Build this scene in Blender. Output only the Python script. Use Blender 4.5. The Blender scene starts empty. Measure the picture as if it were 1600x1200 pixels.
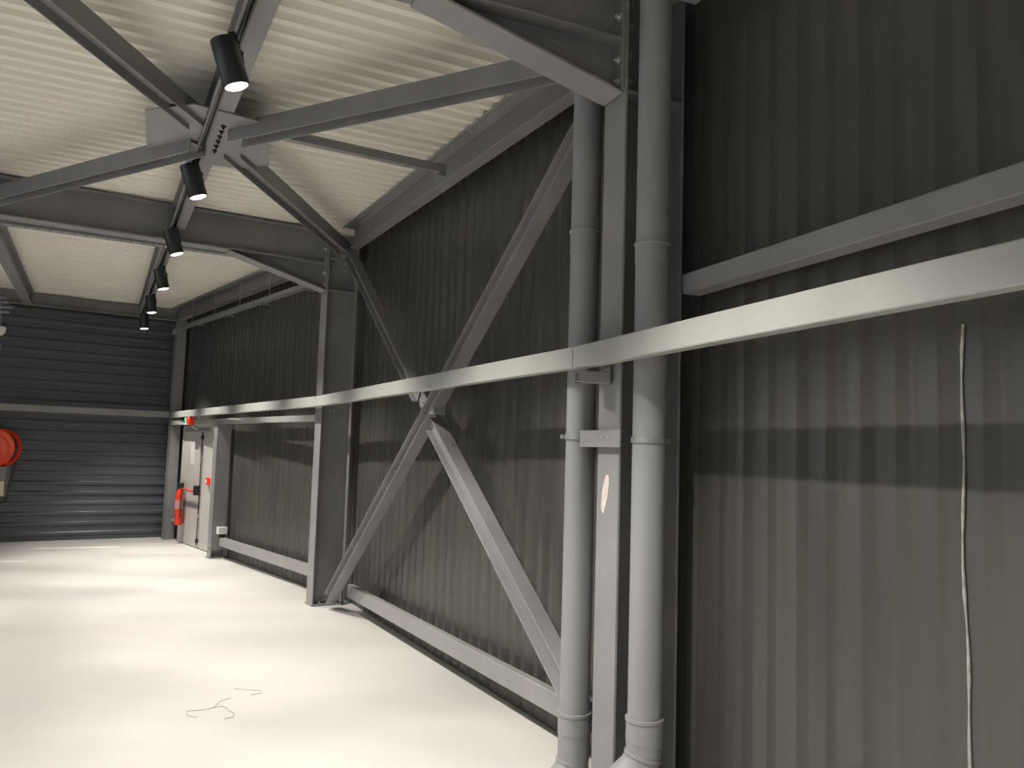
import bpy, bmesh, math, random
from mathutils import Vector as V, Matrix
random.seed(7)
S = bpy.context.scene
COL = S.collection

# ---------------------------------------------------------------- camera, world, exposure
cd = bpy.data.cameras.new('camera'); cam = bpy.data.objects.new('camera', cd); COL.objects.link(cam)
cd.sensor_width = 36; cd.lens = 36 * 1290 / 1600; cd.clip_start = .02
pit, rol = math.radians(4.658), math.radians(1.712)
F = V((0, math.cos(pit), math.sin(pit))); Rr = V((1, 0, 0)); Uu = Rr.cross(F)
R2 = math.cos(rol) * Rr + math.sin(rol) * Uu; U2 = -math.sin(rol) * Rr + math.cos(rol) * Uu
M = Matrix((R2, U2, -F)).transposed().to_4x4(); M.translation = V((0, 0, 1.65)); cam.matrix_world = M
S.camera = cam
w = bpy.data.worlds.new('world'); S.world = w; w.use_nodes = True
w.node_tree.nodes['Background'].inputs[0].default_value = (.86, .93, 1, 1)
w.node_tree.nodes['Background'].inputs[1].default_value = 1.25
S.view_settings.view_transform = 'Standard'; S.view_settings.look = 'None'
S.view_settings.exposure = 0.92; S.view_settings.gamma = 1
S.view_settings.use_curve_mapping = False
LAMP_W = 235.0
LAMP_COL = (1.0, .95, .885)

# ---------------------------------------------------------------- materials
def mat(name, col, rough=.5, metal=0, var=.0, scale=(6, 6, 6), bump=0, bscale=60, emit=None, spec=.5, col2=None, rvar=0):
    m = bpy.data.materials.new(name); m.use_nodes = True; t = m.node_tree; b = t.nodes['Principled BSDF']
    b.inputs['Base Color'].default_value = (*col, 1); b.inputs['Roughness'].default_value = rough
    b.inputs['Metallic'].default_value = metal; b.inputs['Specular IOR Level'].default_value = spec
    tc = t.nodes.new('ShaderNodeTexCoord')
    if var or rvar:
        mp = t.nodes.new('ShaderNodeMapping'); mp.inputs['Scale'].default_value = scale
        n = t.nodes.new('ShaderNodeTexNoise'); n.inputs['Scale'].default_value = 1; n.inputs['Detail'].default_value = 6
        t.links.new(tc.outputs['Object'], mp.inputs[0]); t.links.new(mp.outputs[0], n.inputs['Vector'])
        r = t.nodes.new('ShaderNodeValToRGB')
        c2 = col2 or tuple(c * (1 - var) for c in col)
        r.color_ramp.elements[0].position = .33; r.color_ramp.elements[0].color = (*c2, 1)
        r.color_ramp.elements[1].position = .68; r.color_ramp.elements[1].color = (*[min(1, c * (1 + (var * .5 if not col2 else 0))) for c in col], 1)
        t.links.new(n.outputs['Fac'], r.inputs[0])
        if var: t.links.new(r.outputs[0], b.inputs['Base Color'])
        if rvar:
            q = t.nodes.new('ShaderNodeMapRange'); q.inputs[3].default_value = rough - rvar; q.inputs[4].default_value = rough + rvar
            q.inputs[1].default_value = .3; q.inputs[2].default_value = .7
            t.links.new(n.outputs['Fac'], q.inputs[0]); t.links.new(q.outputs[0], b.inputs['Roughness'])
    if bump:
        n2 = t.nodes.new('ShaderNodeTexNoise'); n2.inputs['Scale'].default_value = bscale; n2.inputs['Detail'].default_value = 4
        bp = t.nodes.new('ShaderNodeBump'); bp.inputs['Strength'].default_value = bump; bp.inputs['Distance'].default_value = .01
        t.links.new(tc.outputs['Object'], n2.inputs['Vector']); t.links.new(n2.outputs['Fac'], bp.inputs['Height']); t.links.new(bp.outputs[0], b.inputs['Normal'])
    if emit:
        b.inputs['Emission Color'].default_value = (*emit[0], 1); b.inputs['Emission Strength'].default_value = emit[1]
    return m
STEEL = mat('grey_painted_steel', (.245, .243, .25), .45, .0, .12, (3, 3, 3), .02, 90, rvar=.06)
RAIL = mat('pale_grey_painted_steel', (.36, .37, .345), .38, .0, .08, (3, 3, 1.2), .02, 70, rvar=.06)
CLAD = mat('charcoal_cladding', (.066, .064, .058), .40, .0, .16, (9, 9, .3), .03, 30, rvar=.07)
CLADF = mat('blue_grey_cladding', (.085, .094, .108), .30)
DECK = mat('cream_roof_deck', (.86, .835, .76), .42)
PVC = mat('grey_pvc', (.27, .275, .285), .5, .0, .06, (2, 2, 1), rvar=.04)
GALV = mat('galvanised_steel', (.36, .365, .37), .42, .5, .15, (20, 20, 20))
BOLT = mat('zinc_bolt', (.62, .62, .63), .3, .7)
DARKB = mat('dark_bolt', (.05, .05, .05), .4, .5)
BLACK = mat('black_lamp_metal', (.022, .026, .026), .33, .0, .1, (8, 8, 8))
BLKP = mat('black_plastic', (.02, .02, .022), .4)
BASEM = mat('base_rail_paint', (.29, .285, .275), .42, .0, .08, (3, 3, 3))
PALEW = mat('pale_liner_wall', (.55, .56, .57), .5)
LENS = mat('lit_lens', (1, 1, 1), .4, emit=((1, .97, .9), 14))
DOOR = mat('light_grey_door_paint', (.52, .50, .47), .4, .0, .04, (4, 4, 2))
RED = mat('red_enamel', (.85, .05, .02), .3, .0, .08, (6, 6, 6))
ORANGE = mat('orange_red_enamel', (.95, .085, .02), .28, .0, .05, (6, 6, 6))
WHITE = mat('white_plastic', (.8, .8, .78), .4)
PINK = mat('pinkish_label', (.62, .30, .28), .5)
PAPER = mat('paper_label', (.62, .60, .58), .6)
CREAM = mat('cream_label', (.72, .66, .5), .6)
GREEN = mat('green_sign', (.03, .4, .16), .5)
PATCH = mat('pale_column_patch', (.62, .55, .50), .8, .0, .15, (30, 30, 30))
SEAL = mat('dried_sealant', (.36, .355, .33), .6, .0, .35, (30, 30, 25))
FLOORM = mat('pale_concrete', (.60, .58, .54), .5, .0, .10, (.55, .9, 1), .02, 45, col2=(.525, .515, .49), rvar=.08)
MARK = mat('pale_mark_finish', (.85, .82, .76), .8)
WIRE = mat('thin_wire', (.12, .11, .10), .5)
HOSE = mat('black_hose_rubber', (.03, .035, .035), .45)

# ---------------------------------------------------------------- mesh helpers (all points in metres, world)
class MB:
    def __init__(s): s.v = []; s.f = []; s.sm = []
    def add(s, vs, fs, smooth=False):
        o = len(s.v); s.v += [V(p) for p in vs]; s.f += [[i + o for i in f] for f in fs]; s.sm += [smooth] * len(fs); return s
    def obox(s, c, ax, ay, az, dx, dy, dz):
        c = V(c); P = []
        for k in (-1, 1):
            for j in (-1, 1):
                for i in (-1, 1): P.append(c + ax * (i * dx / 2) + ay * (j * dy / 2) + az * (k * dz / 2))
        return s.add(P, [[0, 2, 3, 1], [4, 5, 7, 6], [0, 1, 5, 4], [2, 6, 7, 3], [0, 4, 6, 2], [1, 3, 7, 5]])
    def prism(s, pts, off, smooth=False):
        n = len(pts); pts = [V(p) for p in pts]; off = V(off)
        s.add(pts + [p + off for p in pts], [list(range(n))[::-1], [i + n for i in range(n)]])
        s.add(pts + [p + off for p in pts], [[i, (i + 1) % n, (i + 1) % n + n, i + n] for i in range(n)], smooth); return s
    def bar(s, A, B, side, up, prof):
        """extrude a closed 2D profile (side, up) from A to B"""
        A = V(A); B = V(B); return s.prism([A + side * x + up * y for x, y in prof], B - A)
    def lathe(s, A, ax, prof, n=28):
        """prof: list of (distance along axis, radius)"""
        ax = V(ax).normalized(); u = ax.orthogonal().normalized(); w = ax.cross(u); A = V(A); P = []
        for h, r in prof:
            for i in range(n):
                a = 2 * math.pi * i / n; P.append(A + ax * h + (u * math.cos(a) + w * math.sin(a)) * r)
        fs = []
        for k in range(len(prof) - 1):
            for i in range(n): fs.append([k * n + i, k * n + (i + 1) % n, (k + 1) * n + (i + 1) % n, (k + 1) * n + i])
        s.add(P, fs, True)
        for k in (0, len(prof) - 1):
            if prof[k][1] > 1e-4: s.add(P[k * n:(k + 1) * n], [list(range(n))])
        return s
    def tube(s, pts, r, n=14):
        pts = [V(p) for p in pts]; P = []; prev = None
        for i, p in enumerate(pts):
            t = (pts[min(i + 1, len(pts) - 1)] - pts[max(i - 1, 0)]).normalized()
            u = t.orthogonal().normalized() if prev is None else (prev - t * prev.dot(t)).normalized()
            prev = u; w = t.cross(u); rr = r[i] if isinstance(r, (list, tuple)) else r
            for k in range(n):
                a = 2 * math.pi * k / n; P.append(p + (u * math.cos(a) + w * math.sin(a)) * rr)
        fs = [[i * n + k, i * n + (k + 1) % n, (i + 1) * n + (k + 1) % n, (i + 1) * n + k] for i in range(len(pts) - 1) for k in range(n)]
        s.add(P, fs, True); s.add(P[:n], [list(range(n))]); s.add(P[-n:], [list(range(n))]); return s

def wloc(o):
    p = V((0, 0, 0))
    while o: p = p + o.location; o = o.parent
    return p
def build(name, mb, m, parent=None, loc=None, bevel=0):
    base = (V(loc) if loc is not None else V((0, 0, 0))) if parent is None else wloc(parent)
    me = bpy.data.meshes.new(name); me.from_pydata([p - base for p in mb.v], [], mb.f)
    for p, s_ in zip(me.polygons, mb.sm): p.use_smooth = s_
    bm = bmesh.new(); bm.from_mesh(me); bmesh.ops.remove_doubles(bm, verts=bm.verts, dist=1e-5)
    bmesh.ops.recalc_face_normals(bm, faces=bm.faces); bm.to_mesh(me); bm.free()
    me.materials.append(m); o = bpy.data.objects.new(name, me); COL.objects.link(o)
    me.set_sharp_from_angle(angle=math.radians(38))
    if parent is None: o.location = base
    else: o.parent = parent
    if bevel:
        b = o.modifiers.new('bevel', 'BEVEL'); b.width = bevel; b.segments = 2; b.limit_method = 'ANGLE'
    return o
def tag(o, label=None, cat=None, group=None, kind=None):
    if label: o['label'] = label
    if cat: o['category'] = cat
    if group: o['group'] = group
    if kind: o['kind'] = kind
    return o
def thing(name, loc, label, cat, group=None):
    o = bpy.data.objects.new(name, None); COL.objects.link(o); o.location = loc; o.empty_display_size = .1
    return tag(o, label, cat, group)
def struct(name, mb, m, loc=(0, 0, 0)):
    o = build(name, mb, m, None, loc); o['kind'] = 'structure'; return o
Z = V((0, 0, 1))
def P3(x, y, z=0.): return V((x, y, z))
def bolt_mesh(name, m, r=.014, h=.014):
    mb = MB(); mb.lathe((0, 0, 0), (0, 0, 1), [(0, r * 1.45), (.003, r * 1.45), (.0031, r), (h, r), (h + .001, r * .5), (h + .012, r * .5)], 6)
    me = bpy.data.meshes.new(name); me.from_pydata(mb.v, [], mb.f); me.materials.append(m); return me
BM_Z = bolt_mesh('bolt', BOLT); BM_D = bolt_mesh('bolt_dark', DARKB, .013, .012); BM_S = bolt_mesh('bolt_small', BOLT, .007, .007)
def bolt(parent, p, d, me=None):
    o = bpy.data.objects.new('bolt', me or BM_Z); COL.objects.link(o); o.parent = parent
    o.location = V(p) - wloc(parent); o.rotation_mode = 'QUATERNION'; o.rotation_quaternion = V(d).to_track_quat('Z', 'Y'); return o
def rect(x0, x1, y0, y1): return [(x0, y0), (x1, y0), (x1, y1), (x0, y1)]
def hsec(root, A, B, side, up, h, b, tf, tw):
    """H section whose flanges are perpendicular to 'up' axis; centreline A-B"""
    m = MB().bar(A, B, side, up, rect(-tw / 2, tw / 2, -h / 2 + tf, h / 2 - tf)); build('web', m, STEEL, root)
    for s_ in (-1, 1):
        y = s_ * (h / 2 - tf / 2)
        build('flange', MB().bar(A, B, side, up, rect(-b / 2, b / 2, y - tf / 2, y + tf / 2)), STEEL, root, bevel=.002)

# ---------------------------------------------------------------- plan of the place
d1 = V((-.4605, .8877, 0)); n1 = V((-.8877, -.4605, 0))
d2 = V((-.3674, .9301, 0)); n2 = V((-.9301, -.3674, 0))
d3 = V((-.5857, .8105, 0)); n3 = V((-.8105, -.5857, 0))
P0 = P3(-5.85, 14.5); P1 = P3(-1.66, 8.95); P2 = P3(.86, 3.98)
PN = P2 - d2 * 7.6                    # end of the near facet, behind the camera
PB = PN + n2 * 10.5                   # back left corner
PL = P0 + n3 * 9.2                    # far left corner
ROOM = [P0, P1, P2, PN, PB, PL]
HT = 3.95

# floor
_c = sum(ROOM, V()) / len(ROOM)
mb = MB(); mb.prism([p + (p - _c).normalized() * .12 for p in ROOM], (0, 0, -.12)); struct('floor', mb, FLOORM)

def inter(u, a, b, ax):               # n-range of the room polygon on the line d1.P = u
    pass
def nrange(u):
    r = []
    for i in range(len(ROOM)):
        a, b = ROOM[i], ROOM[(i + 1) % len(ROOM)]; ua, ub = a.dot(d1), b.dot(d1)
        if (ua - u) * (ub - u) <= 0 and abs(ua - ub) > 1e-6:
            t = (u - ua) / (ub - ua); r.append((a + (b - a) * t).dot(n1))
    return (min(r), max(r)) if len(r) > 1 else None
# ceiling: trapezoidal steel deck, ribs running across the hall
def ceiling():
    us = [p.dot(d1) for p in ROOM]; u = min(us) + .01; umax = max(us) - .01; per = .145
    prof = [(0, 0), (.055, 0), (.078, .05), (.122, .05), (.145, 0)]
    pts = []
    while u < umax - per:
        for s_, z in prof[:-1]: pts.append((u + s_, z))
        u += per
    vs = []; fs = []; k = 0
    for (uu, z) in pts:
        r = nrange(uu)
        for n_ in r:
            q = d1 * uu + n1 * n_; vs.append(P3(q.x, q.y, HT + z))
        for n_ in r:
            q = d1 * uu + n1 * n_; vs.append(P3(q.x, q.y, HT + .12))
    for i in range(len(pts) - 1):
        a = i * 4; b = a + 4
        fs += [[a, b, b + 1, a + 1], [a + 2, a + 3, b + 3, b + 2], [a, a + 2, b + 2, b], [a + 1, b + 1, b + 3, a + 3]]
    e = (len(pts) - 1) * 4; fs += [[0, 1, 3, 2], [e, e + 2, e + 3, e + 1]]
    struct('ceiling', MB().add(vs, fs), DECK)
ceiling()

WP = [(0, 0), (.058, 0), (.070, -.007), (.082, -.007), (.094, 0), (.15, 0), (.158, .002), (.166, 0), (.222, 0), (.234, -.006), (.244, -.006), (.256, 0), (.296, 0), (.303, .002), (.311, 0)]
def wall_v(name, A, B, m, prof=WP, per=.333, z0=0., z1=HT + .1, thick=.07):
    """vertical ribbed cladding from A to B, inner face towards the room"""
    A = V(A); B = V(B); L = (B - A).length; t = (B - A) / L; nn = V((-t.y, t.x, 0))
    c = sum(ROOM, V()) / len(ROOM)
    if (c - A).dot(nn) < 0: nn = -nn
    pts = []; s_ = 0
    while s_ < L:
        for a, o in prof:
            if s_ + a < L: pts.append((s_ + a, o))
        s_ += per
    pts.append((L, 0)); vs = []; fs = []
    for a, o in pts:
        p = A + t * a; vs += [p + nn * o + Z * z0, p + nn * o + Z * z1, p - nn * thick + Z * z0, p - nn * thick + Z * z1]
    for i in range(len(pts) - 1):
        a = i * 4; b = a + 4; fs += [[a, b, b + 1, a + 1], [a + 2, a + 3, b + 3, b + 2], [a, a + 2, b + 2, b], [a + 1, b + 1, b + 3, a + 3]]
    e = (len(pts) - 1) * 4; fs += [[0, 1, 3, 2], [e, e + 2, e + 3, e + 1]]
    return struct(name, MB().add(vs, fs), m, A)
def wall_h(name, A, B, m, per=.163, z1=HT + .1, thick=.07):
    """horizontally ribbed cladding"""
    A = V(A); B = V(B); t = (B - A).normalized(); nn = V((-t.y, t.x, 0)); c = sum(ROOM, V()) / len(ROOM)
    if (c - A).dot(nn) < 0: nn = -nn
    pts = []; z = 0; k = 0
    while z < z1 - per:
        dp = .028 if k % 3 else .014
        for a, o in ((0, 0), (.07, 0), (.086, dp), (.125, dp), (.141, 0)): pts.append((z + a, o))
        z += per; k += 1
    pts.append((z1, 0)); vs = []; fs = []
    for a, o in pts:
        vs += [A + nn * o + Z * a, B + nn * o + Z * a, A - nn * thick + Z * a, B - nn * thick + Z * a]
    for i in range(len(pts) - 1):
        a = i * 4; b = a + 4; fs += [[a, b, b + 1, a + 1], [a + 2, a + 3, b + 3, b + 2], [a, a + 2, b + 2, b], [a + 1, b + 1, b + 3, a + 3]]
    e = (len(pts) - 1) * 4; fs += [[0, 1, 3, 2], [e, e + 2, e + 3, e + 1]]
    return struct(name, MB().add(vs, fs), m, A)
wall_v('wall_right_far', P0, P1, CLAD)
wall_v('wall_right_middle', P1, P2, CLAD)
wall_v('wall_right_near', P2, PN, CLAD)
wall_v('wall_back', PN, PB, PALEW)
# left wall: pale liner with a band of daylight windows
wl = (PL - PB).normalized(); LL = (PL - PB).length; nl = V((-wl.y, wl.x, 0))
if nl.x < 0: nl = -nl
wall_v('wall_left', PB, PL, PALEW, z1=1.0)
wall_v('wall_left', PB, PL, PALEW, z0=3.1)
GLASS = bpy.data.materials.new('window_glass'); GLASS.use_nodes = True
_t = GLASS.node_tree; _t.nodes.remove(_t.nodes['Principled BSDF']); _o = _t.nodes['Material Output']
_a = _t.nodes.new('ShaderNodeBsdfTransparent'); _b = _t.nodes.new('ShaderNodeBsdfGlossy'); _b.inputs['Roughness'].default_value = .02; _m = _t.nodes.new('ShaderNodeMixShader'); _m.inputs[0].default_value = .08
_t.links.new(_a.outputs[0], _m.inputs[1]); _t.links.new(_b.outputs[0], _m.inputs[2]); _t.links.new(_m.outputs[0], _o.inputs[0])
s0 = 0; wins = [(1.2, 4.4), (5.6, 8.8), (10.0, 13.2)]
for k, (a, b) in enumerate(wins):
    wall_v('wall_left', PB + wl * s0, PB + wl * a, PALEW, z0=1.0, z1=3.1); s0 = b
    wr_ = bpy.data.objects.new('window_%d' % (k + 1), None); COL.objects.link(wr_); wr_.location = PB + wl * ((a + b) / 2) + Z * 1.0; wr_['kind'] = 'structure'
    fm = MB(); c = PB + wl * ((a + b) / 2) + Z * 2.05
    for z_ in (-1.02, 1.02): fm.obox(c + Z * z_, wl, nl, Z, b - a, .07, .06)
    for x_ in (-(b - a) / 2 + .03, 0, (b - a) / 2 - .03): fm.obox(c + wl * x_, wl, nl, Z, .06, .07, 1.98)
    build('window_frame', fm, STEEL, wr_)
    build('pane', MB().obox(c, wl, nl, Z, b - a - .06, .006, 2.04), GLASS, wr_)
    pl_ = bpy.data.lights.new('daylight_portal', 'AREA'); pl_.shape = 'RECTANGLE'; pl_.size = b - a; pl_.size_y = 2.1; pl_.cycles.is_portal = True
    po = bpy.data.objects.new('daylight_portal', pl_); COL.objects.link(po); po.location = c - nl * .1; po.rotation_euler = nl.to_track_quat('-Z', 'Y').to_euler()
wall_v('wall_left', PB + wl * s0, PL, PALEW, z0=1.0, z1=3.1)
wall_h('wall_far', PL, P0, CLADF)

# ---------------------------------------------------------------- main columns
def column(C, m_, k_, zk, label, extra):
    root = thing('steel_column', C, label, 'column', None)
    D = .34; b = .19; tf = .014
    ctr = lambda o: C - m_ * o
    build('inner_flange', MB().bar(ctr(tf / 2), ctr(tf / 2) + Z * zk, k_, m_, rect(-b / 2, b / 2, -tf / 2, tf / 2)), STEEL, root, bevel=.003)
    build('outer_flange', MB().bar(ctr(D - tf / 2), ctr(D - tf / 2) + Z * 3.93, k_, m_, rect(-b / 2, b / 2, -tf / 2, tf / 2)), STEEL, root, bevel=.003)
    build('web', MB().bar(ctr(D / 2), ctr(D / 2) + Z * 3.93, k_, m_, rect(-.005, .005, -D / 2 + tf, D / 2 - tf)), STEEL, root)
    build('upper_inner_flange', MB().bar(ctr(tf / 2) + Z * zk, ctr(tf / 2) + Z * 3.93, k_, m_, rect(-b / 2, b / 2, -tf / 2, tf / 2)), STEEL, root, bevel=.003)
    bpo = build('base_plate', MB().bar(ctr(D / 2), ctr(D / 2) + Z * .018, k_, m_, rect(-b / 2 - .01, b / 2 + .01, -D / 2 - .01, D / 2 + .01)), STEEL, root, bevel=.002)
    for s_ in (-1, 1):
        build('stiffener', MB().bar(ctr(D / 2) + Z * (zk - .006), ctr(D / 2) + Z * (zk + .006), k_, m_, rect(min(s_ * .005, s_ * b / 2), max(s_ * .005, s_ * b / 2), -D / 2 + tf, D / 2 - tf)), STEEL, root)
    extra(root, ctr)
    for a in (.09, .25):
        for s_ in (-1, 1): bolt(bpo, ctr(a) + k_ * (s_ * .055) + Z * .018, Z)
    return root
m1 = V((-.851, -.525, 0)).normalized(); k1 = V((-m1.y, m1.x, 0))      # k points toward the camera end of the hall
if k1.y > 0: k1 = -k1
m2 = V((-.910, -.414, 0)).normalized(); k2 = V((-m2.y, m2.x, 0))
if k2.y > 0: k2 = -k2
C1 = P3(-2.036, 8.716); C2 = P3(.46, 3.89)
ZK1, ZK2 = 3.30, 3.38
def ex1(root, ctr):
    for a, z in ((.07, 3.66), (.11, 3.66), (.20, 3.70), (.22, 3.62), (.22, 3.54), (.20, 3.78)): bolt(root, ctr(a) + k1 * .005 + Z * z, k1)
    for a in (.13, .17): bolt(root, ctr(a) + k1 * .005 + Z * 2.02, k1, BM_S)
    g = MB().prism([ctr(.1) + k1 * .005 + Z * .03, ctr(.3) + k1 * .005 + Z * .03, ctr(.3) + k1 * .14 + Z * .03, ctr(.3) + k1 * .14 + Z * .12, ctr(.3) + k1 * .005 + Z * .26], m_thin(m1, .012))
    build('foot_gusset', g, STEEL, root)
def m_thin(v, t): return v * t
def ex2(root, ctr):
    for a in (.07, .15):
        for z in (3.47, 3.60, 3.75, 3.86): bolt(root, ctr(a) + k2 * .005 + Z * z, k2)
    q = MB(); pts = []
    for x, z in ((-.03, 1.43), (-.02, 1.49), (0, 1.54), (.012, 1.555), (.034, 1.55), (.036, 1.51), (.025, 1.45), (.0, 1.39), (-.012, 1.37), (-.03, 1.39)):
        pts.append(C2 + k2 * (x - .02) + m2 * .0005 + Z * z)
    o = build('pale_patch', q.prism(pts, m2 * .001), PATCH, root); o['label'] = 'pale patch on the column face'  # thin pale patch laid flat on the column flange
column(C1, m1, k1, ZK1, 'tall grey H-section steel column farther away, standing between door bay and cross-braced bay', ex1)
column(C2, m2, k2, ZK2, 'nearest grey H-section steel column, flanked by two round drainpipes', ex2)

# ---------------------------------------------------------------- portal rafters
def hit_left(C, m_):
    a, b = PB, PL; t = (b - a).normalized(); nn = V((-t.y, t.x, 0)); return (a - C).dot(nn) / m_.dot(nn)
def rafter(C, m_, k_, zb, zk, label):
    L = hit_left(C, m_) - .06; root = thing('roof_rafter', C + Z * zk, label, 'roof beam')
    b = .18; tf = .013; zt = 3.935; s0 = .012
    A = C + m_ * s0; B = C + m_ * L
    build('top_flange', MB().bar(A + Z * (zt - tf / 2), B + Z * (zt - tf / 2), k_, Z, rect(-b / 2, b / 2, -tf / 2, tf / 2)), STEEL, root, bevel=.002)
    build('bottom_flange', MB().bar(A + Z * (zb + tf / 2), B + Z * (zb + tf / 2), k_, Z, rect(-b / 2, b / 2, -tf / 2, tf / 2)), STEEL, root, bevel=.002)
    zm = (zt + zb) / 2; hh = (zt - zb) / 2 - tf
    build('web', MB().bar(A + Z * zm, B + Z * zm, k_, Z, rect(-.004, .004, -hh, hh)), STEEL, root)
    H1 = A + Z * zk; H2 = C + m_ * 1.02 + Z * zb
    fl = MB().prism([H1 - k_ * b / 2, H1 + k_ * b / 2, H2 + k_ * b / 2, H2 - k_ * b / 2], Z * -.014); build('haunch_flange', fl, STEEL, root, bevel=.002)
    hw = MB().prism([A + Z * zk - k_ * .004, A + Z * zb - k_ * .004, C + m_ * 1.02 + Z * zb - k_ * .004], k_ * .008); build('haunch_web', hw, STEEL, root)
    ep = MB().bar(C + m_ * .001 + Z * ((zk + zt) / 2), C + m_ * .02 + Z * ((zk + zt) / 2), k_, Z, rect(-b / 2, b / 2, -(zt - zk) / 2, (zt - zk) / 2)); epo = build('end_plate', ep, STEEL, root, bevel=.002)
    for i in range(5):
        z = zk + .05 + i * (zt - zk - .12) / 4
        for s_ in (-1, 1): bolt(epo, C + m_ * .02 + k_ * (s_ * .055) + Z * z, m_)
    return root
rafter(C1, m1, k1, 3.575, ZK1, 'grey roof rafter meeting the farther column, just in front of the cable tray')
rafter(C2, m2, k2, 3.63, ZK2, 'nearest grey roof rafter, its pale haunch slanting into the column between drainpipes')
# beam over the far wall
root = thing('end_beam', P0 + Z * 3.75, 'dark grey steel beam running along the top of the far ribbed wall', 'roof beam')
a = P0 - d3 * .12 + n3 * .12 ; b_ = PL - d3 * .12
build('web', MB().bar(a + Z * 3.845, b_ + Z * 3.845, d3, Z, rect(-.004, .004, -.088, .088)), STEEL, root)
for z in (3.751, 3.939): build('flange', MB().bar(a + Z * z, b_ + Z * z, d3, Z, rect(-.06, .06, -.006, .006)), STEEL, root)

# ---------------------------------------------------------------- purlins (running along the hall) and light tracks
def purlin(A, B, label, zb=3.70):
    A = V(A); B = V(B); t = (B - A).normalized(); sd = V((-t.y, t.x, 0)); root = thing('roof_purlin', A + Z * zb, label, 'roof beam')
    zt = 3.925; zm = (zb + zt) / 2
    build('web', MB().bar(A + Z * zm, B + Z * zm, sd, Z, rect(-.004, .004, -(zt - zb) / 2 + .01, (zt - zb) / 2 - .01)), STEEL, root)
    build('bottom_flange', MB().bar(A + Z * (zb + .005), B + Z * (zb + .005), sd, Z, rect(-.065, .065, -.005, .005)), STEEL, root, bevel=.002)
    build('top_flange', MB().bar(A + Z * (zt - .005), B + Z * (zt - .005), sd, Z, rect(-.065, .065, -.005, .005)), STEEL, root, bevel=.002)
    for e, s_ in ((A, 1), (B, -1)):
        build('end_cleat', MB().obox(e + t * (s_ * .006) + Z * zm, t, sd, Z, .008, .11, .17), STEEL, root)
    return root
def on_rafter(C, m_, s_): return C + m_ * s_
# line of the near purlin, crossing the rafters
U1a = P3(-.98, 3.24); U1b = P3(-3.32, 8.02); U1c = P3(-3.47, 8.21); U1d = P3(-6.28, 13.82)
purlin(U1a, P3(-3.30, 7.90), 'grey roof purlin carrying the nearest black spotlights, crossed by the roof gusset plate')
purlin(P3(-3.42, 8.05), U1d, 'grey roof purlin beyond the farther rafter carrying the distant spotlights')
purlin(P3(-.93, 3.14), P3(1.95, -2.75), 'grey roof purlin overhead behind the nearest rafter')
U2a = P3(-2.36, 2.72); U2b = P3(-4.70, 6.98); U2c = P3(-4.80, 7.18); U2d = P3(-7.62, 12.82)
purlin(U2a, U2b, 'grey roof purlin off to the left above the left ends of the roof bracing')
purlin(U2c, U2d, 'grey roof purlin meeting the far wall at the left edge, beside the galvanised clamps')
def track(A, B, label, zt=3.70):
    A = V(A); B = V(B); t = (B - A).normalized(); sd = V((-t.y, t.x, 0)); root = thing('lighting_track', A + Z * zt, label, 'lighting track')
    build('track_body', MB().bar(A + Z * zt, B + Z * zt, sd, Z, [(-.018, 0), (-.018, 3.646 - zt), (-.008, 3.646 - zt), (-.008, 3.668 - zt), (.008, 3.668 - zt), (.008, 3.646 - zt), (.018, 3.646 - zt), (.018, 0)]), BLACK, root)
    build('metal_edge', MB().bar(A + Z * zt, B + Z * zt, sd, Z, rect(.0185, .026, 3.65 - zt, -.001)), STEEL, root)
    build('end_cap', MB().obox(A + Z * (zt - .017) - t * .005, t, sd, Z, .01, .038, .036), BLACK, root)
    return root
LT = (P3(-5.71, 12.83) - P3(-1.40, 3.94)).normalized()
LS = V((-LT.y, LT.x, 0)); 
if LS.x > 0: LS = -LS
aim_side = -n1                                    # lamps lean toward the right-hand wall
TILT = math.radians(19)
AX = (-Z * math.cos(TILT) + aim_side * math.sin(TILT)).normalized()
track(P3(-.98, 3.16) + LS * .03, P3(-3.30, 7.85) + LS * .03, 'thin black lighting track under the near purlin, crossing the gusset plate', 3.688)
track(P3(-3.44, 8.15) + LS * .03, P3(-6.05, 13.36) + LS * .03, 'thin black lighting track under the purlin beyond the farther rafter', 3.698)
track(P3(-.93, 3.00) + LS * .03, P3(1.85, -2.55) + LS * .03, 'thin black lighting track overhead behind the nearest rafter', 3.698)

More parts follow.
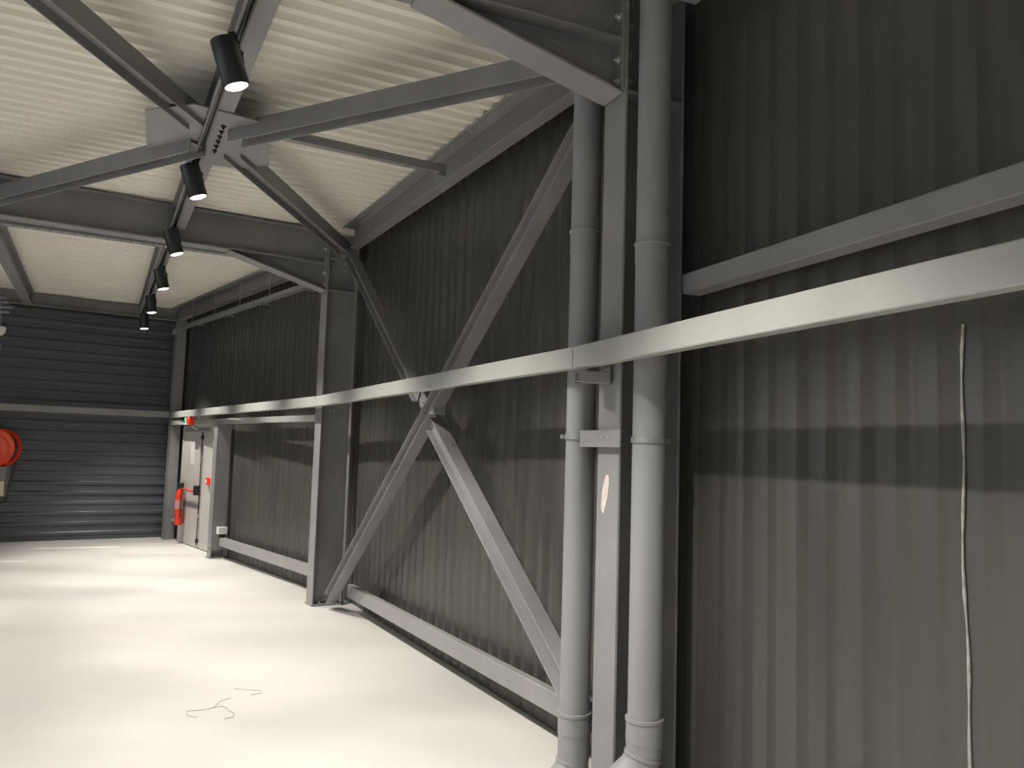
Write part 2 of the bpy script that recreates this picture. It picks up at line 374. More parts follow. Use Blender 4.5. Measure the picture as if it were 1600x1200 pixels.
def spotlight(Pm, label):
    """Pm: centre of the lit mouth; the housing rises along -AX to an adapter on the track"""
    Pm = V(Pm); top = Pm - AX * .235
    root = thing('track_spotlight', V((top.x, top.y, 3.66)), label, 'spotlight', 'black track spotlights along the ceiling purlins')
    prof = [(0, .02), (0, .061), (.004, .065), (.228, .065), (.235, .062), (.235, .056), (.214, .055), (.213, .02)]
    lh = build('lamp_housing', MB().lathe(top, AX, prof, 32), BLACK, root)
    build('lens', MB().lathe(Pm - AX * .012, AX, [(0, .0), (.0, .0555), (.012, .0555), (.018, .045), (.021, .025), (.022, 0)], 32), LENS, lh)
    q = top + AX * .05 + LT * -.0
    mbx = MB().obox(V((top.x, top.y, 3.630)) - n1 * .035, LT, n1, Z, .11, .035, .03)
    build('track_adapter', mbx, BLKP, root, bevel=.003)
    sbk = build('side_bracket', MB().obox(top - n1 * .062 + AX * .03, AX, LT, n1, .16, .04, .018), BLKP, root, bevel=.003)
    build('hinge', MB().lathe(top - n1 * .05 + AX * .06 , -n1, [(0, .018), (.028, .018)], 16), BLACK, sbk)
    ld = bpy.data.lights.new('spot', 'SPOT'); ld.energy = LAMP_W; ld.color = LAMP_COL; ld.spot_size = math.radians(81); ld.spot_blend = .6; ld.shadow_soft_size = .035
    lo = bpy.data.objects.new('lamp_light', ld); COL.objects.link(lo); lo.parent = root; lo.location = Pm + AX * .014 - root.location
    lo.rotation_mode = 'QUATERNION'; lo.rotation_quaternion = (-AX).to_track_quat('Z', 'Y')
    return root
def copy_tree(o, loc, label):
    c = o.copy(); COL.objects.link(c); c.location = loc; c['label'] = label
    for ch in list(o.children):
        k = ch.copy(); COL.objects.link(k); k.parent = c
        for g_ in list(ch.children):
            q_ = g_.copy(); COL.objects.link(q_); q_.parent = k
    return c
pos = [(-1.40, 3.94), (-2.29, 5.80), (-3.18, 7.63), (-4.03, 9.41), (-4.90, 11.19), (-5.71, 12.83), (-.51, 2.11), (.38, .28), (1.27, -1.5)]
labs = ['nearest black track spotlight, lit, above the roof gusset plate',
        'second black track spotlight, lit, just below the roof gusset plate',
        'third black track spotlight from the camera, lit, in front of the farther rafter',
        'fourth black track spotlight, lit, against the pale far roof deck',
        'fifth black track spotlight, lit, where the purlin meets the far wall beam',
        'farthest black track spotlight, lit, seen against the dark far wall',
        'lit black track spotlight overhead just behind the nearest rafter',
        'lit black track spotlight directly above the viewer',
        'lit black track spotlight near the back wall']
proto = None
for (x, y), lb in zip(pos, labs):
    if proto is None: proto = spotlight((x, y, 3.40), lb); p0 = V((x, y, 0))
    else:
        cc = copy_tree(proto, proto.location + V((x, y, 0)) - p0, lb)
        lean = {-4.03: 4, -4.90: 11, -5.71: 14}.get(x, 0)          # the farthest lamps hang straighter
        if lean: cc.rotation_mode = 'QUATERNION'; cc.rotation_quaternion = Matrix.Rotation(math.radians(lean), 3, d1).to_quaternion()
# added second lamp row, out of view on the left, for more light
R0 = V((-1.40, 3.94, 0)) + n1 * 3.0
track(R0 - LT * 6.3, R0 + LT * 7.8, 'added thin black lighting track over the left half of the hall', 3.698)
purlin(R0 - LT * 6.6 - LS * .03, R0 + LT * 8.2 - LS * .03, 'grey roof purlin over the left half of the hall')
for i in range(-3, 4):
    q = R0 + LT * (2.06 * i + .95)
    copy_tree(proto, proto.location + q - p0, ['added left-hand fill spotlight nearest the back wall', 'added left-hand fill spotlight, second from the back wall', 'added left-hand fill spotlight, third from the back wall', 'added middle fill spotlight of the left-hand row', 'added left-hand fill spotlight, third from the far wall', 'added left-hand fill spotlight, second from the far wall', 'added left-hand fill spotlight nearest the far wall'][i + 3])

# ---------------------------------------------------------------- roof bracing
N = P3(-2.05, 5.40)
def brace(A, B, wn, label, name, cat, h=.13, b=.12, bolts=None, group=None):
    """H section lying with its web in the plane whose normal is wn"""
    A = V(A); B = V(B); t = (B - A).normalized(); up = wn.cross(t).normalized(); sd = wn
    root = thing(name, A, label, cat, group)
    hsec(root, A, B, sd, up, h, b, .008, .006)
    if bolts:
        e, n_, off, sgn = bolts
        for i in range(n_):
            for q in ((0,) if e == 1 else (0,)):
                bolt(root, A + t * (off + i * .065) + up * 0 + wn * (sgn * .004), wn * sgn, BM_Z)
    return root
ZA, ZB = 3.715, 3.668
tA = (P3(-1.80, 8.60) - N).normalized(); tB = (P3(.02, 4.27) - N).normalized(); tB2 = (P3(-4.50, 6.90) - N).normalized(); tA0 = (P3(-2.34, 2.90) - N).normalized()
brace(N + tA * .30 + Z * ZA, P3(-1.80, 8.56, ZA), Z, 'dark grey roof brace from the gusset plate to the head of the farther column', 'roof_brace', 'brace', bolts=(0, 1, .03, -1))
brace(N + tA0 * .22 + Z * ZA, P3(-2.33, 2.86, ZA), Z, 'dark grey roof brace running from the gusset plate to the top left', 'roof_brace', 'brace')
brace(N + tB * .20 + Z * ZB, P3(.40, 4.07, ZB), Z, 'bluish grey roof brace from the gusset plate toward the nearest rafter haunch', 'roof_brace', 'brace', bolts=(0, 5, .04, -1))
brace(N + tB2 * .16 + Z * ZB, P3(-4.50, 6.90, ZB), Z, 'bluish grey roof brace from the gusset plate to the left edge below the top-left brace', 'roof_brace', 'brace', bolts=(0, 5, .06, -1))
gp = thing('gusset_plate', N + Z * 3.69, 'large grey bolted gusset plate where the four roof braces meet under the purlin', 'gusset plate')
pts = [(-2.33, 4.98), (-1.98, 4.86), (-1.66, 5.10), (-1.74, 5.62), (-1.83, 5.92), (-2.10, 6.02), (-2.46, 5.86), (-2.60, 5.62)]
build('plate', MB().prism([P3(x, y, 3.690) for x, y in pts], Z * .010), STEEL, gp, bevel=.002)
for i in range(6):
    q = N + LT * (-.25 + i * .10)
    bolt(gp, q - LS * .03 + Z * 3.69, -Z, BM_D); bolt(gp, q + LS * .055 + Z * 3.69, -Z, BM_D)
rs = thing('roof_strut', P3(-1.95, 5.22, 3.72), 'slim grey roof strut from the near purlin to the eave beam', 'strut')
A = P3(-1.92, 5.24, 3.735); B = P3(-.50, 6.07, 3.735)
B = P3(-.60, 6.01, 3.735); t = (B - A).normalized(); sd = V((-t.y, t.x, 0))
build('channel', MB().bar(A, B, sd, Z, [(-.03, -.03), (.03, -.03), (.03, -.024), (-.024, -.024), (-.024, .024), (.03, .024), (.03, .03), (-.03, .03)]), STEEL, rs)
build('fin_plate', MB().obox(B + t * .03, t, sd, Z, .07, .008, .09), STEEL, rs)

# ---------------------------------------------------------------- eave beams
def eave(A, B, nn, label, zb=3.73):
    """nn points into the room; A,B is the line of the web"""
    A = V(A); B = V(B); t = (B - A).normalized(); root = thing('eave_beam', A + Z * zb, label, 'eave beam')
    zt = 3.945
    build('web', MB().bar(A, B, nn, Z, rect(-.004, .004, zb + .01, zt - .01)), STEEL, root)
    build('bottom_flange', MB().bar(A, B, nn, Z, rect(-.055, .05, zb, zb + .010)), STEEL, root, bevel=.002)
    build('top_flange', MB().bar(A, B, nn, Z, rect(-.05, .06, zt - .01, zt)), STEEL, root, bevel=.002)
    build('deck_angle', MB().bar(A, B, nn, Z, [(.060, zt), (.125, zt), (.125, zt - .02), (.121, zt - .02), (.121, zt - .005), (.060, zt - .005)]), GALV, root)
    return root
wA = lambda P, n_, o: P + n_ * (o - P.dot(n_))       # move P onto the plane n.P = o
eave(wA(P3(-1.60, 8.62), n1, -2.43), wA(P3(.42, 4.30), n1, -2.43), n1, 'grey eave beam above the cross-braced bay, between the two columns')
w3 = (P1 - P0).normalized(); q3 = -V((-w3.y, w3.x, 0))   # inward normal of the far facet
if q3.x > 0: q3 = -q3
L3 = (P1 - P0).length
def f3(s_, o, z=0.): return P0 + w3 * s_ + q3 * o + Z * z
eave(f3(.25, .15), f3(L3 - .12, .15), q3, 'grey eave beam over the door bay, above the galvanised tray')
eave(wA(P3(.80, 3.66), n2, -2.03), wA(PN + d2 * .3, n2, -2.03), n2, 'grey eave beam over the nearest bay at the top right')

# ---------------------------------------------------------------- wall bracing of the middle bay
bB0 = P3(-1.79, 8.55, .10); bB1 = P3(.40, 4.33, 3.50)
tb = (bB1 - bB0).normalized()
rb = brace(bB0, bB1, n1, 'long grey wall brace rising from the farther column foot to the nearest column head', 'wall_brace', 'brace', h=.115, b=.10)
for d_, s_ in ((.06, .03), (.10, -.03), (1.0, .045), (2.02, .04), (2.30, .02), (2.42, -.02), (3.86, -.03)): bolt(rb, bB0 + tb * d_ + n1.cross(tb) * s_ + n1 * .004, n1, BM_S)
cC0 = P3(-1.72, 8.42, 3.64); cCm = P3(-.735, 6.52, 2.06); cCn = P3(-.575, 6.205, 1.835); cC1 = P3(.44, 4.26, .29)
brace(cC0, cCm, n1, 'upper half of the crossing wall brace, falling from the farther column head', 'wall_brace', 'brace', h=.10, b=.09)
rc = brace(cCn, cC1, n1, 'lower half of the crossing wall brace, ending behind the left drainpipe', 'wall_brace', 'brace', h=.125, b=.10)
tc_ = (cC1 - cCn).normalized()
for d_ in (.35, 1.1): bolt(rc, cCn + tc_ * d_ + n1.cross(tc_) * .06, n1.cross(tc_), BM_S)
nd = thing('node_plate', (cCm + cCn) / 2, 'small bolted gusset plates at the crossing of the wall braces, just below the pale rail', 'gusset plate')
mid = (cCm + cCn) / 2
pl = []
for a_, b__ in ((-.20, .05), (-.04, .06), (.10, .08), (.20, .05), (.20, -.05), (.04, -.08), (-.12, -.08), (-.20, -.04)):
    pl.append(mid + tc_ * a_ + n1.cross(tc_) * b__ - n1 * .02)
build('plate', MB().prism(pl, n1 * .01), STEEL, nd, bevel=.001)
build('stub_bracket', MB().obox(P3(-.535, 5.97, 1.925), d1, n1, Z, .08, .09, .05), STEEL, nd, bevel=.002)
for a_ in (-.16, -.10, .12, .17): bolt(nd, mid + tc_ * a_ - n1 * .01, n1, BM_S)

# ---------------------------------------------------------------- rails (square tube) in front of the columns
def tube_box(A, B, nn, w_, h, label, name='wall_rail', cat='rail', m=RAIL, cap=True, ma=None, mbv=None):
    """rectangular tube; A,B = top edge of the room-side face"""
    A = V(A); B = V(B); t = (B - A).normalized(); root = thing(name, A, label, cat)
    oA = (ma or nn) * -w_; oB = (mbv or nn) * -w_
    P_ = [A, A + oA, A + oA - Z * h, A - Z * h, B, B + oB, B + oB - Z * h, B - Z * h]
    build('tube', MB().add(P_, [[0, 1, 2, 3], [7, 6, 5, 4], [0, 4, 5, 1], [1, 5, 6, 2], [2, 6, 7, 3], [3, 7, 4, 0]]), m, root, bevel=.006)
    return root
J0 = P3(-5.79, 14.06, 2.145); J1 = P3(-1.96, 8.29, 2.145); J2 = P3(.289, 3.98, 2.165)
g = .003
r3 = tube_box(J0 + (J1 - J0).normalized() * .02, J1 + (J0 - J1).normalized() * g, q3, .06, .105, 'pale grey square-tube rail across the door bay, farthest length')
r1 = tube_box(J1 + (J2 - J1).normalized() * g, J2 + (J1 - J2).normalized() * g, n1, .06, .105, 'pale grey square-tube rail crossing in front of the wall braces, middle length')
r2 = tube_box(J2 + d2 * -g, J2 - d2 * 5.6, n2, .06, .108, 'pale grey square-tube rail on the right, nearest and widest length')
fr0 = P3(J0.x, J0.y, 2.15)
far_o = fr0.dot(d3)
tube_box(fr0 + n3 * .012, fr0 + n3 * 8.7, -d3, .06, .105, 'dull grey rail running across the far ribbed wall', m=STEEL)
# rail brackets
def rail_bracket(A, B, z, label, name='rail_bracket'):
    A = V(A); B = V(B); t = (B - A); L = t.length; t.normalize(); sd = V((-t.y, t.x, 0)); root = thing(name, A + Z * z, label, 'bracket')
    build('channel', MB().bar(A + Z * z, B + Z * z, sd, Z, [(-.04, 0), (.04, 0), (.04, .006), (-.034, .006), (-.034, .05), (-.04, .05)]), STEEL, root)
    build('end_tube', MB().bar(A + Z * z, A + t * .03 + Z * z, sd, Z, [(.04, 0), (.04, .05), (.036, .05), (.036, .004), (-.0, .004), (0, 0)]), STEEL, root)
    build('fixing_plate', MB().bar(B - t * .008 + Z * z, B + Z * z, sd, Z, rect(-.06, .05, -.012, .075)), STEEL, root)
    bolt(root, B - t * .008 + Z * (z + .055) + sd * .02, -t, BM_S); bolt(root, B - t * .008 + Z * (z + .06) - sd * .03, -t, BM_S)
    return root
rail_bracket(P3(.305, 3.885), C2 + m2 * .001 - k2 * .02 , 1.985, 'small grey channel bracket holding the rail joint off the nearest column')
# lintel rail, base beams, upper girt
tube_box(f3(.42, .22, 1.995), f3(L3 - .28, .22, 1.995), q3, .08, .075, 'grey lintel rail above the door, just below the pale rail', 'lintel_rail', 'rail', RAIL)
tube_box(f3(3.10, .16, .30), f3(L3 - .35, .16, .30), q3, .08, .12, 'grey base rail low on the wall of the door bay', 'base_rail', 'rail', BASEM)
tube_box(f3(.44, .12, .35), f3(.75, .12, .35), q3, .08, .05, 'short grey base rail between the corner post and the door', 'base_rail', 'rail', RAIL)
bA = wA(P3(-1.62, 8.40), n1, -2.465); bB = wA(P3(.40, 4.50), n1, -2.465)
tube_box(bA + Z * .272, bB + Z * .298, n1, .06, .125, 'grey base rail low on the cross-braced wall bay', 'base_rail', 'rail', BASEM)
gA = wA(P3(.86, 3.80), n2, -2.10); gB = wA(P3(2.7, -.9), n2, -2.10)
tube_box(gA + Z * 2.488, gB + Z * 2.490, n2, .10, .092, 'darker grey square-tube girt above the pale rail on the right wall', 'wall_girt', 'rail', STEEL)

# corner post & its bracket
cp = thing('corner_post', f3(.34, .105), 'grey steel corner post where the far wall meets the door bay', 'column')
pc = f3(.34, .125)
for s_ in (-1, 1): build('flange', MB().obox(pc + w3 * (s_ * .077) + Z * 1.87, w3, q3, Z, .010, .15, 3.74), STEEL, cp, bevel=.002)
build('web', MB().obox(pc + Z * 1.87, w3, q3, Z, .144, .008, 3.74), STEEL, cp)
build('cover_plate', MB().obox(pc + q3 * .08 + Z * 1.70, w3, q3, Z, .164, .008, 3.40), STEEL, cp)
build('base_plate', MB().obox(pc + Z * .008, w3, q3, Z, .20, .20, .016), STEEL, cp)
tp = thing('post_bracket', pc + q3 * .10 + Z * 3.45, 'bright angle bracket near the top of the corner post', 'bracket')
build('plate', MB().obox(pc + q3 * .11 + w3 * .03 + Z * 3.53, w3, q3, Z, .20, .03, .09), RAIL, tp, bevel=.003)

# cable trays
def tray(A, B, label, hang, w_=.11, h=.045, tabs=0, side=1):
    A = V(A); B = V(B); t = (B - A).normalized(); sd = V((-t.y, t.x, 0)) * side; root = thing('cable_tray', A, label, 'cable tray')
    build('tray', MB().bar(A, B, sd, Z, [(-w_ / 2, 0), (w_ / 2, 0), (w_ / 2, h), (w_ / 2 - .003, h), (w_ / 2 - .003, .003), (-w_ / 2 + .003, .003), (-w_ / 2 + .003, h), (-w_ / 2, h)]), GALV, root)
    L = (B - A).length
    for i in range(hang):
        c = A + t * (L * (i + .5) / hang)
        build('hanger', MB().obox(c + Z * ((3.93 - c.z) / 2 + .0), t, sd, Z, .03, .006, 3.93 - c.z), GALV, root)
    for i in range(tabs):
        c = A + t * (L * (i + .6) / tabs)
        build('support_arm', MB().obox(c - Z * .008 - sd * .04, t, sd, Z, 0.05, .17, .012), GALV, root)
    # rung slots drawn as small raised ribs under the tray
    ribs = MB(); i = .08
    while i < L - .05: ribs.obox(A + t * i - Z * .002, t, sd, Z, .02, w_ * .7, .004); i += .10
    build('rung_row', ribs, STEEL, root)
    return root
ttA = P3(-9.0, 5.07, 3.60); ttB = P3(-2.44, 8.82, 3.60)
tray(ttA, ttB, 'long perforated galvanised cable tray hung beyond the farther rafter', 7)
tray(f3(.95, .27, 3.50), f3(L3 - .35, .30, 3.46), 'galvanised tray with hangers running below the eave of the door bay', 5, .09, .05, 4, -1)

# ---------------------------------------------------------------- drainpipes
def pipe(c, r, rings, elbow_dir, label, zc, top=3.94, zj=(2.74, 2.60), zel=.12):
    c = V(c); root = thing('drainpipe', c, label, 'drainpipe')
    build('pipe', MB().lathe(c + Z * zc, Z, [(0, r), (top - zc, r)], 40), PVC, root)
    build('coupler', MB().lathe(c + Z * zj[1], Z, [(0, r), (0, r + .003), (zj[0] - zj[1] - .012, r + .003), (zj[0] - zj[1] - .008, r + .008), (zj[0] - zj[1], r + .008), (zj[0] - zj[1], r)], 40), PVC, root)
    build('socket', MB().lathe(c + Z * (zc - .10), Z, [(0, r + .003), (.0, r + .006), (.088, r + .006), (.090, r + .010), (.104, r + .010), (.106, r)], 40), PVC, root)
    e = V(elbow_dir).normalized(); pts = []; Rb = .14; z0 = zc - zel
    for i in range(9):
        a = math.radians(55) * i / 8; pts.append(c + e * (Rb * (1 - math.cos(a))) + Z * (z0 - Rb * math.sin(a)))
    t = (pts[-1] - pts[-2]).normalized(); k = (pts[-1].z - .02) / -t.z; pts.append(pts[-1] + t * k * .86)
    build('lower_socket', MB().lathe(c + Z * z0, Z, [(0, r + .004), (zel - .10, r + .004)], 40), PVC, root)
    build('elbow', MB().tube(pts, r + .003, 36), PVC, root)
    build('elbow_ring', MB().tube([pts[2], pts[3]], r + .008, 36), PVC, root)
    return root
PA = P3(.358, 4.215); PBp = P3(.626, 3.735); RP = .075
pipe(PA, RP, 2, P3(-.9, -.45), 'left grey round drainpipe, on the far side of the nearest column', .37, zj=(2.80, 2.68), zel=.20)
pipe(PBp, RP, 2, P3(-.95, -.2), 'right grey round drainpipe, on the near side of the nearest column', .50, zj=(2.62, 2.53))
zbk = 1.722
pb = thing('pipe_bracket', C2 + Z * zbk, 'flat grey strap bracket across the column holding both drainpipes', 'bracket')
a_ = C2 + m2 * .028 - k2 * .215; b_ = C2 + m2 * .028 + k2 * .15
build('strap', MB().bar(a_ + Z * zbk, b_ + Z * zbk, m2, Z, rect(-.004, .004, -.040, .040)), STEEL, pb, bevel=.001)
build('spacer', MB().bar(C2 + m2 * .001 + Z * zbk, C2 + m2 * .024 + Z * zbk, k2, Z, rect(-.06, .06, -.03, .03)), STEEL, pb)
for x in (-.14, -.01, .045): bolt(pb, C2 + m2 * .032 + k2 * x + Z * (zbk + .005), m2, BM_S)
def clamp(c, ear, label, z):
    root = thing('pipe_clamp', c + Z * z, label, 'clamp', None)
    build('ring', MB().lathe(V(c) + Z * (z - .013), Z, [(0, RP), (0, RP + .007), (.026, RP + .007), (.026, RP)], 40), GALV, root)
    for dd in (-.005, .005): build('ear', MB().obox(V(c) + ear * (RP + .014) + V((-ear.y, ear.x, 0)) * dd + Z * z, ear, V((-ear.y, ear.x, 0)), Z, .03, .003, .024), GALV, root)
    bolt(root, V(c) + ear * (RP + .02) + V((-ear.y, ear.x, 0)) * .007 + Z * z, V((-ear.y, ear.x, 0)), BM_S); return root
clamp(PA, P3(-1, .05).normalized(), 'slotted galvanised clamp around the left drainpipe', zbk + .01)
clamp(PBp, P3(.95, .3).normalized(), 'galvanised clamp around the right drainpipe', zbk - .005)

# ---------------------------------------------------------------- door bay
dr = bpy.data.objects.new('door_1', None); COL.objects.link(dr); dr.location = f3(1.5, .03); dr['kind'] = 'structure'
def b3(s0, s1, o0, o1, z0, z1): return MB().obox(f3((s0 + s1) / 2, (o0 + o1) / 2, (z0 + z1) / 2), w3, q3, Z, s1 - s0, o1 - o0, z1 - z0)
lf = build('door_leaf', b3(.80, 1.86, .03, .08, .01, 1.875), DOOR, dr, bevel=.004)
build('side_leaf', b3(1.875, 2.36, .03, .08, .01, 1.875), DOOR, dr, bevel=.004)
fr = MB(); fr.obox(f3(1.58, .045, 1.895), w3, q3, Z, 1.65, .10, .04)
for s_ in (.775, 2.385): fr.obox(f3(s_, .045, .94), w3, q3, Z, .04, .10, 1.88)
build('door_frame', fr, DOOR, dr, bevel=.003)
build('closer_rail', b3(.86, 2.2, .082, .115, 1.80, 1.835), RAIL, dr, bevel=.003)
build('kick_band', b3(.83, 1.82, .0802, .083, .60, .665), STEEL, dr)
o = build('notice_sheet', b3(1.20, 1.45, .0802, .083, 1.29, 1.62), PAPER, lf); o['label'] = 'pale paper notice on the door leaf'
pbar = build('panic_bar', MB().tube([f3(.93, .15, .885), f3(1.2, .155, .882), f3(1.75, .15, .875)], .014, 12), RED, dr); pbar['label'] = 'red push bar'
for s_ in (.90, 1.785): build('bar_arm', b3(s_ - .035, s_ + .035, .08, .17, .82, .97), BLKP, pbar, bevel=.006)
brd = build('bolt_rod', MB().tube([f3(1.84, .10, .05), f3(1.84, .10, 1.80)], .008, 10), BLKP, dr)
for z in (.12, .50, 1.38, 1.72): build('rod_guide', b3(1.82, 1.86, .08, .118, z - .03, z + .03), BLKP if z != .50 and z != 1.38 else RAIL, brd)
ps = thing('door_post', f3(2.97, .18), 'bluish grey steel post beside the door, under the lintel rail', 'post')
for o_ in (.06, .25): build('flange', b3(2.89, 3.05, o_ - .005, o_ + .005, 0.02, 1.918), STEEL, ps)
build('web', b3(2.965, 2.975, .065, .245, 0.02, 1.918), STEEL, ps)
build('side_plate', b3(3.042, 3.05, .067, .243, 0.12, 1.918), STEEL, ps)
build('base_plate', b3(2.87, 3.07, .03, .275, 0, .015), STEEL, ps)
build('base_lip', b3(2.88, 3.06, .255, .27, .17, .178), RAIL, ps)
ex = thing('fire_extinguisher', f3(1.04, .17, .30), 'red fire extinguisher hung between the corner post and the door', 'fire extinguisher')
c = f3(1.04, .17, .30); r = .062
build('cylinder', MB().lathe(c, Z, [(0, .02), (0, .058), (.012, r), (.48, r), (.53, .055), (.565, .028), (.58, .024)], 28), RED, ex)
o = build('label_sheet', MB().lathe(c + Z * .26, Z, [(0, r), (0, r + .001), (.14, r + .001), (.14, r)], 28), PINK, ex); o['label'] = 'pale pink instruction label'
o['label'] = 'pale instruction label'
build('valve', MB().lathe(c + Z * .58, Z, [(0, .024), (.04, .02), (.05, .012)], 16), BLKP, ex)
build('handle', MB().obox(c + Z * .64 + w3 * .03, w3, q3, Z, .12, .02, .015), BLKP, ex)
build('hose', MB().tube([c + Z * .61 + w3 * .02, c + Z * .63 + w3 * .07, c + Z * .55 + w3 * .095, c + Z * .35 + w3 * .082, c + Z * .12 + w3 * .08], .010, 10), HOSE, ex)
build('wall_hook', MB().obox(c + Z * .5 - q3 * .075, w3, q3, Z, .04, .03, .05), STEEL, ex)
cpnt = thing('call_point', f3(2.24, .10, 1.06), 'small red square manual call point on the narrow side leaf', 'call point')
build('housing', b3(2.20, 2.30, .08, .13, 1.01, 1.11), RED, cpnt, bevel=.005)
build('button', b3(2.225, 2.275, .13, .134, 1.035, 1.085), WHITE, cpnt)
es = thing('exit_light', f3(1.50, .24, 1.97), 'small white emergency exit light with green pictogram above the door', 'exit light')
build('housing', b3(1.40, 1.58, .222, .27, 1.92, 2.03), WHITE, es, bevel=.004)
build('pictogram', b3(1.42, 1.475, .27, .273, 1.935, 2.015), GREEN, es); build('arrow_panel', b3(1.51, 1.535, .27, .273, 1.935, 2.015), GREEN, es)
al = thing('alarm_sounder', f3(1.68, .24, 1.98), 'red alarm sounder above the meeting edge of the door leaves', 'alarm')
build('base', b3(1.60, 1.76, .222, .25, 1.90, 2.06), RED, al, bevel=.006)
build('horn', MB().lathe(f3(1.68, .25, 1.98), q3, [(0, .065), (.03, .068), (.05, .055), (.055, .02)], 24), RED, al)
build('cable_tail', MB().tube([f3(1.69, .24, 1.90), f3(1.70, .20, 1.86), f3(1.72, .13, 1.84)], .006, 8), WHITE, al)
sk = thing('socket_box', f3(3.10, .13, .28), 'small white surface socket box low on the door post', 'socket')
build('box', MB().obox(f3(3.105, .13, .40), w3, q3, Z, .09, .13, .10), WHITE, sk, bevel=.006)
build('outlet', MB().obox(f3(3.105, .13, .325), w3, q3, Z, .07, .06, .05), BLKP, sk)

# ---------------------------------------------------------------- fire hose reel on the far wall
RC = P3(-7.80, 12.72, 1.47); fo = -d3
fw = V((.025, -.996, 0)).normalized(); fs = V((-fw.y, fw.x, 0))
hr = thing('fire_hose_reel', RC + Z * -.35, 'orange-red fire hose reel with black hose on the far wall at the left edge', 'fire hose reel')
HC = RC + d3 * .04
build('wall_plate', MB().obox(HC + d3 * .125 - Z * .3, n3, d3, Z, .30, .10, .9), STEEL, hr)
build('front_disc', MB().lathe(HC + fw * .14, fw, [(0, .02), (0, .285), (.012, .29), (.016, .27), (.020, .26), (.012, .20), (.010, .10), (.024, .07), (.03, .02)], 48), ORANGE, hr)
build('rear_disc', MB().lathe(HC - fw * .05, fw, [(0, .02), (0, .285), (.012, .29), (.018, .27), (.018, .02)], 48), RED, hr)
coil = MB()
for k in range(5):
    for j in range(3):
        rr = .17 + .028 * j; pts = [HC + fw * (-.02 + .033 * k) + (fs * math.cos(a) + Z * math.sin(a)) * rr for a in [math.pi * 2 * i / 40 for i in range(41)]]
        coil.tube(pts, .013, 8)
build('hose_coil', coil, HOSE, hr)
build('hub', MB().lathe(HC + fw * .165, fw, [(0, .045), (.03, .04), (.035, .02)], 20), PAPER, hr)
build('hose_tail', MB().tube([HC - n3 * .20 + fo * .05 - Z * .05, HC - n3 * .21 + fo * .06 - Z * .25, HC - n3 * .15 + fo * .06 - Z * .50, HC - n3 * .11 + fo * .06 - Z * .80, HC - n3 * .02 + fo * .06 - Z * .86], .018, 12), HOSE, hr)
build('guide_plate', MB().obox(HC + fo * .02 - Z * .42 + n3 * .02, n3, d3, Z, .22, .05, .26), STEEL, hr, bevel=.004)
build('label_plate', MB().obox(HC + fo * .06 - Z * .62 + n3 * .05, n3, d3, Z, .24, .03, .22), CREAM, hr)
build('valve', MB().lathe(HC + fo * .05 - Z * .79 + n3 * .02, Z, [(0, .03), (.02, .05), (.07, .05), (.08, .03)], 20), RED, hr)

# galvanised clamp stack & hanging fitting at the left edge
CL = P3(-7.42, 11.95, 3.66); 
cs = thing('beam_clamp_stack', CL + Z * .03, 'stack of galvanised clamps hanging under the left purlin at the photo edge', 'clamp')
for i, (dz, dx) in enumerate(((0, -.02), (-.07, .02), (-.14, .05), (-.21, .0))):
    build('clamp_bar', MB().obox(CL + Z * dz + P3(dx - .08, 0), P3(1, -.2).normalized(), P3(.2, 1).normalized(), Z, .26, .07, .03), GALV, cs, bevel=.004)
build('drop_rod', MB().tube([CL + Z * .05 - P3(.08, 0), CL - Z * .42 - P3(.08, 0)], .02, 12), STEEL, cs)
hf = thing('curved_fitting', CL - Z * .42 - P3(.08, 0), 'small white curved fitting hanging from the galvanised clamps at the left edge', 'fitting')  # white curved fitting of unknown use, not a lamp
pts = [CL - P3(.08, 0) + V((.055 * math.sin(a) - .02, 0, -.42 - .15 * (a / 1.6))) for a in (0, .4, .8, 1.2, 1.6)]
build('curved_body', MB().lathe(CL - P3(.10, 0) - Z * .56, Z, [(0, .03), (.02, .075), (.06, .105), (.12, .11), (.14, .10), (.14, .06)], 28), WHITE, hf)
build('lower_bracket', MB().obox(CL - P3(.12, 0) - Z * .72, P3(1, 0), P3(0, 1), Z, .16, .06, .10), STEEL, hf, bevel=.01)
build('stem', MB().tube([CL - P3(.10, 0) - Z * .56, CL - P3(.12, 0) - Z * .70], .012, 10), STEEL, hf)

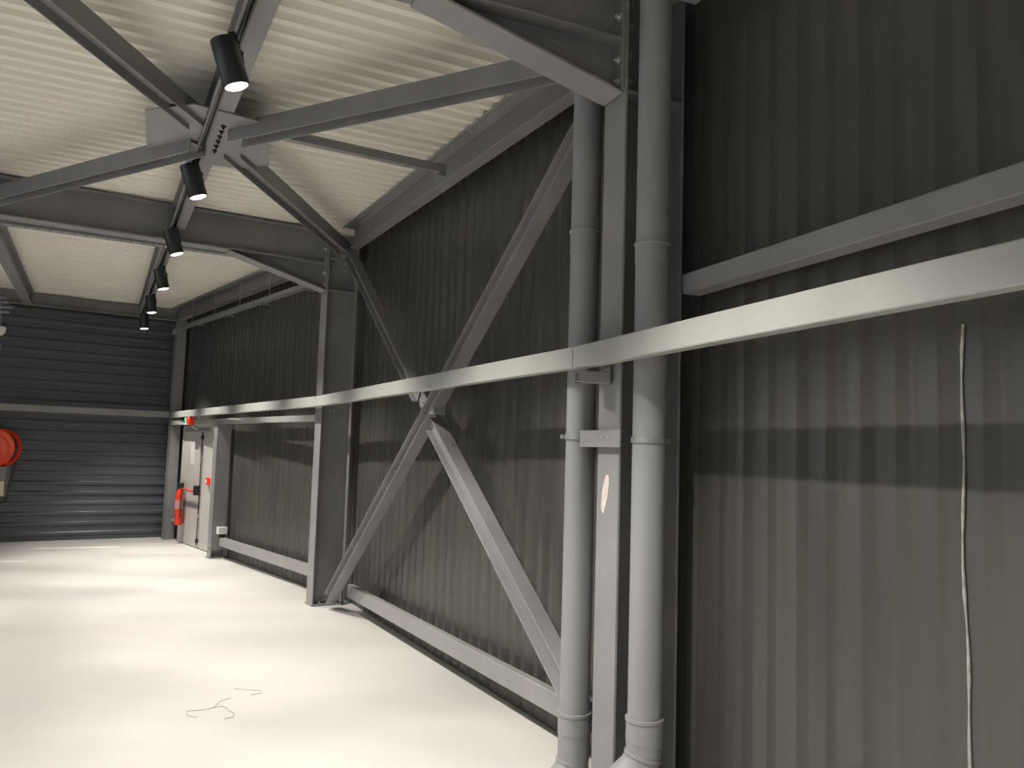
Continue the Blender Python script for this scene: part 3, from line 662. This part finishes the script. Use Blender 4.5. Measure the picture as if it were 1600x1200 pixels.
# ---------------------------------------------------------------- small things on floor and wall
def dash(pts, label):
    o = build('pale_floor_mark', MB().prism([P3(x, y, .0005) for x, y in pts], Z * .0015), MARK, None, P3(*pts[0])); tag(o, label, 'floor mark')  # flat pale mark lying on the floor
dash([(-7.02, 12.36), (-6.05, 12.80), (-5.95, 12.92), (-6.02, 12.98), (-6.55, 12.74), (-6.62, 12.68), (-7.04, 12.48)], 'long pale streak on the floor near the foot of the far wall')
dash([(-6.68, 11.02), (-6.40, 11.09), (-6.39, 11.17), (-6.67, 11.11)], 'short pale dash on the floor nearer the left edge')
wpx = [(-1.96, 5.19), (-1.90, 5.15), (-1.84, 5.16), (-1.80, 5.18)]
wr = thing('wire_offcut', P3(-1.8, 5.3), 'thin curled wire offcut lying on the pale floor', 'wire')
build('loop', MB().tube([P3(-1.70, 5.28, .004), P3(-1.76, 5.33, .004), P3(-1.84, 5.25, .004), P3(-1.93, 5.21, .004), P3(-1.90, 5.13, .004), P3(-1.83, 5.10, .004)], .0013, 6), WIRE, wr)
build('loose_end', MB().tube([P3(-1.80, 5.30, .004), P3(-1.80, 5.42, .006), P3(-1.76, 5.50, .004)], .0013, 6), WIRE, wr)
build('loose_end', MB().tube([P3(-1.70, 5.26, .004), P3(-1.64, 5.20, .006), P3(-1.62, 5.13, .004), P3(-1.66, 5.09, .004)], .0013, 6), WIRE, wr)
w2_ = build('wire_scrap', MB().tube([P3(-1.80, 5.70, .004), P3(-1.72, 5.69, .005), P3(-1.62, 5.68, .004), P3(-1.60, 5.62, .004), P3(-1.66, 5.58, .004)], .0013, 6), WIRE, None, P3(-1.7, 5.65)); tag(w2_, 'short bent wire scrap behind the curled wire offcut', 'wire')
# sealant bead on the near wall
pts = []
for i in range(26):
    z = 2.09 - i * .0836; pts.append(d2 * (1.868 + .012 * math.sin(i * .9) * .4 - .002 * i * .0 + .01 * math.sin(i * .23)) + n2 * -2.255 + Z * max(z, .01))
sb = build('sealant_bead', MB().tube(pts, [.0045 + .0018 * math.sin(i * 2.1) for i in range(26)], 8), SEAL, None, V((pts[-1].x, pts[-1].y, 0)))
tag(sb, 'thin wavy pale bead of dried sealant running down the dark near wall', 'sealant')
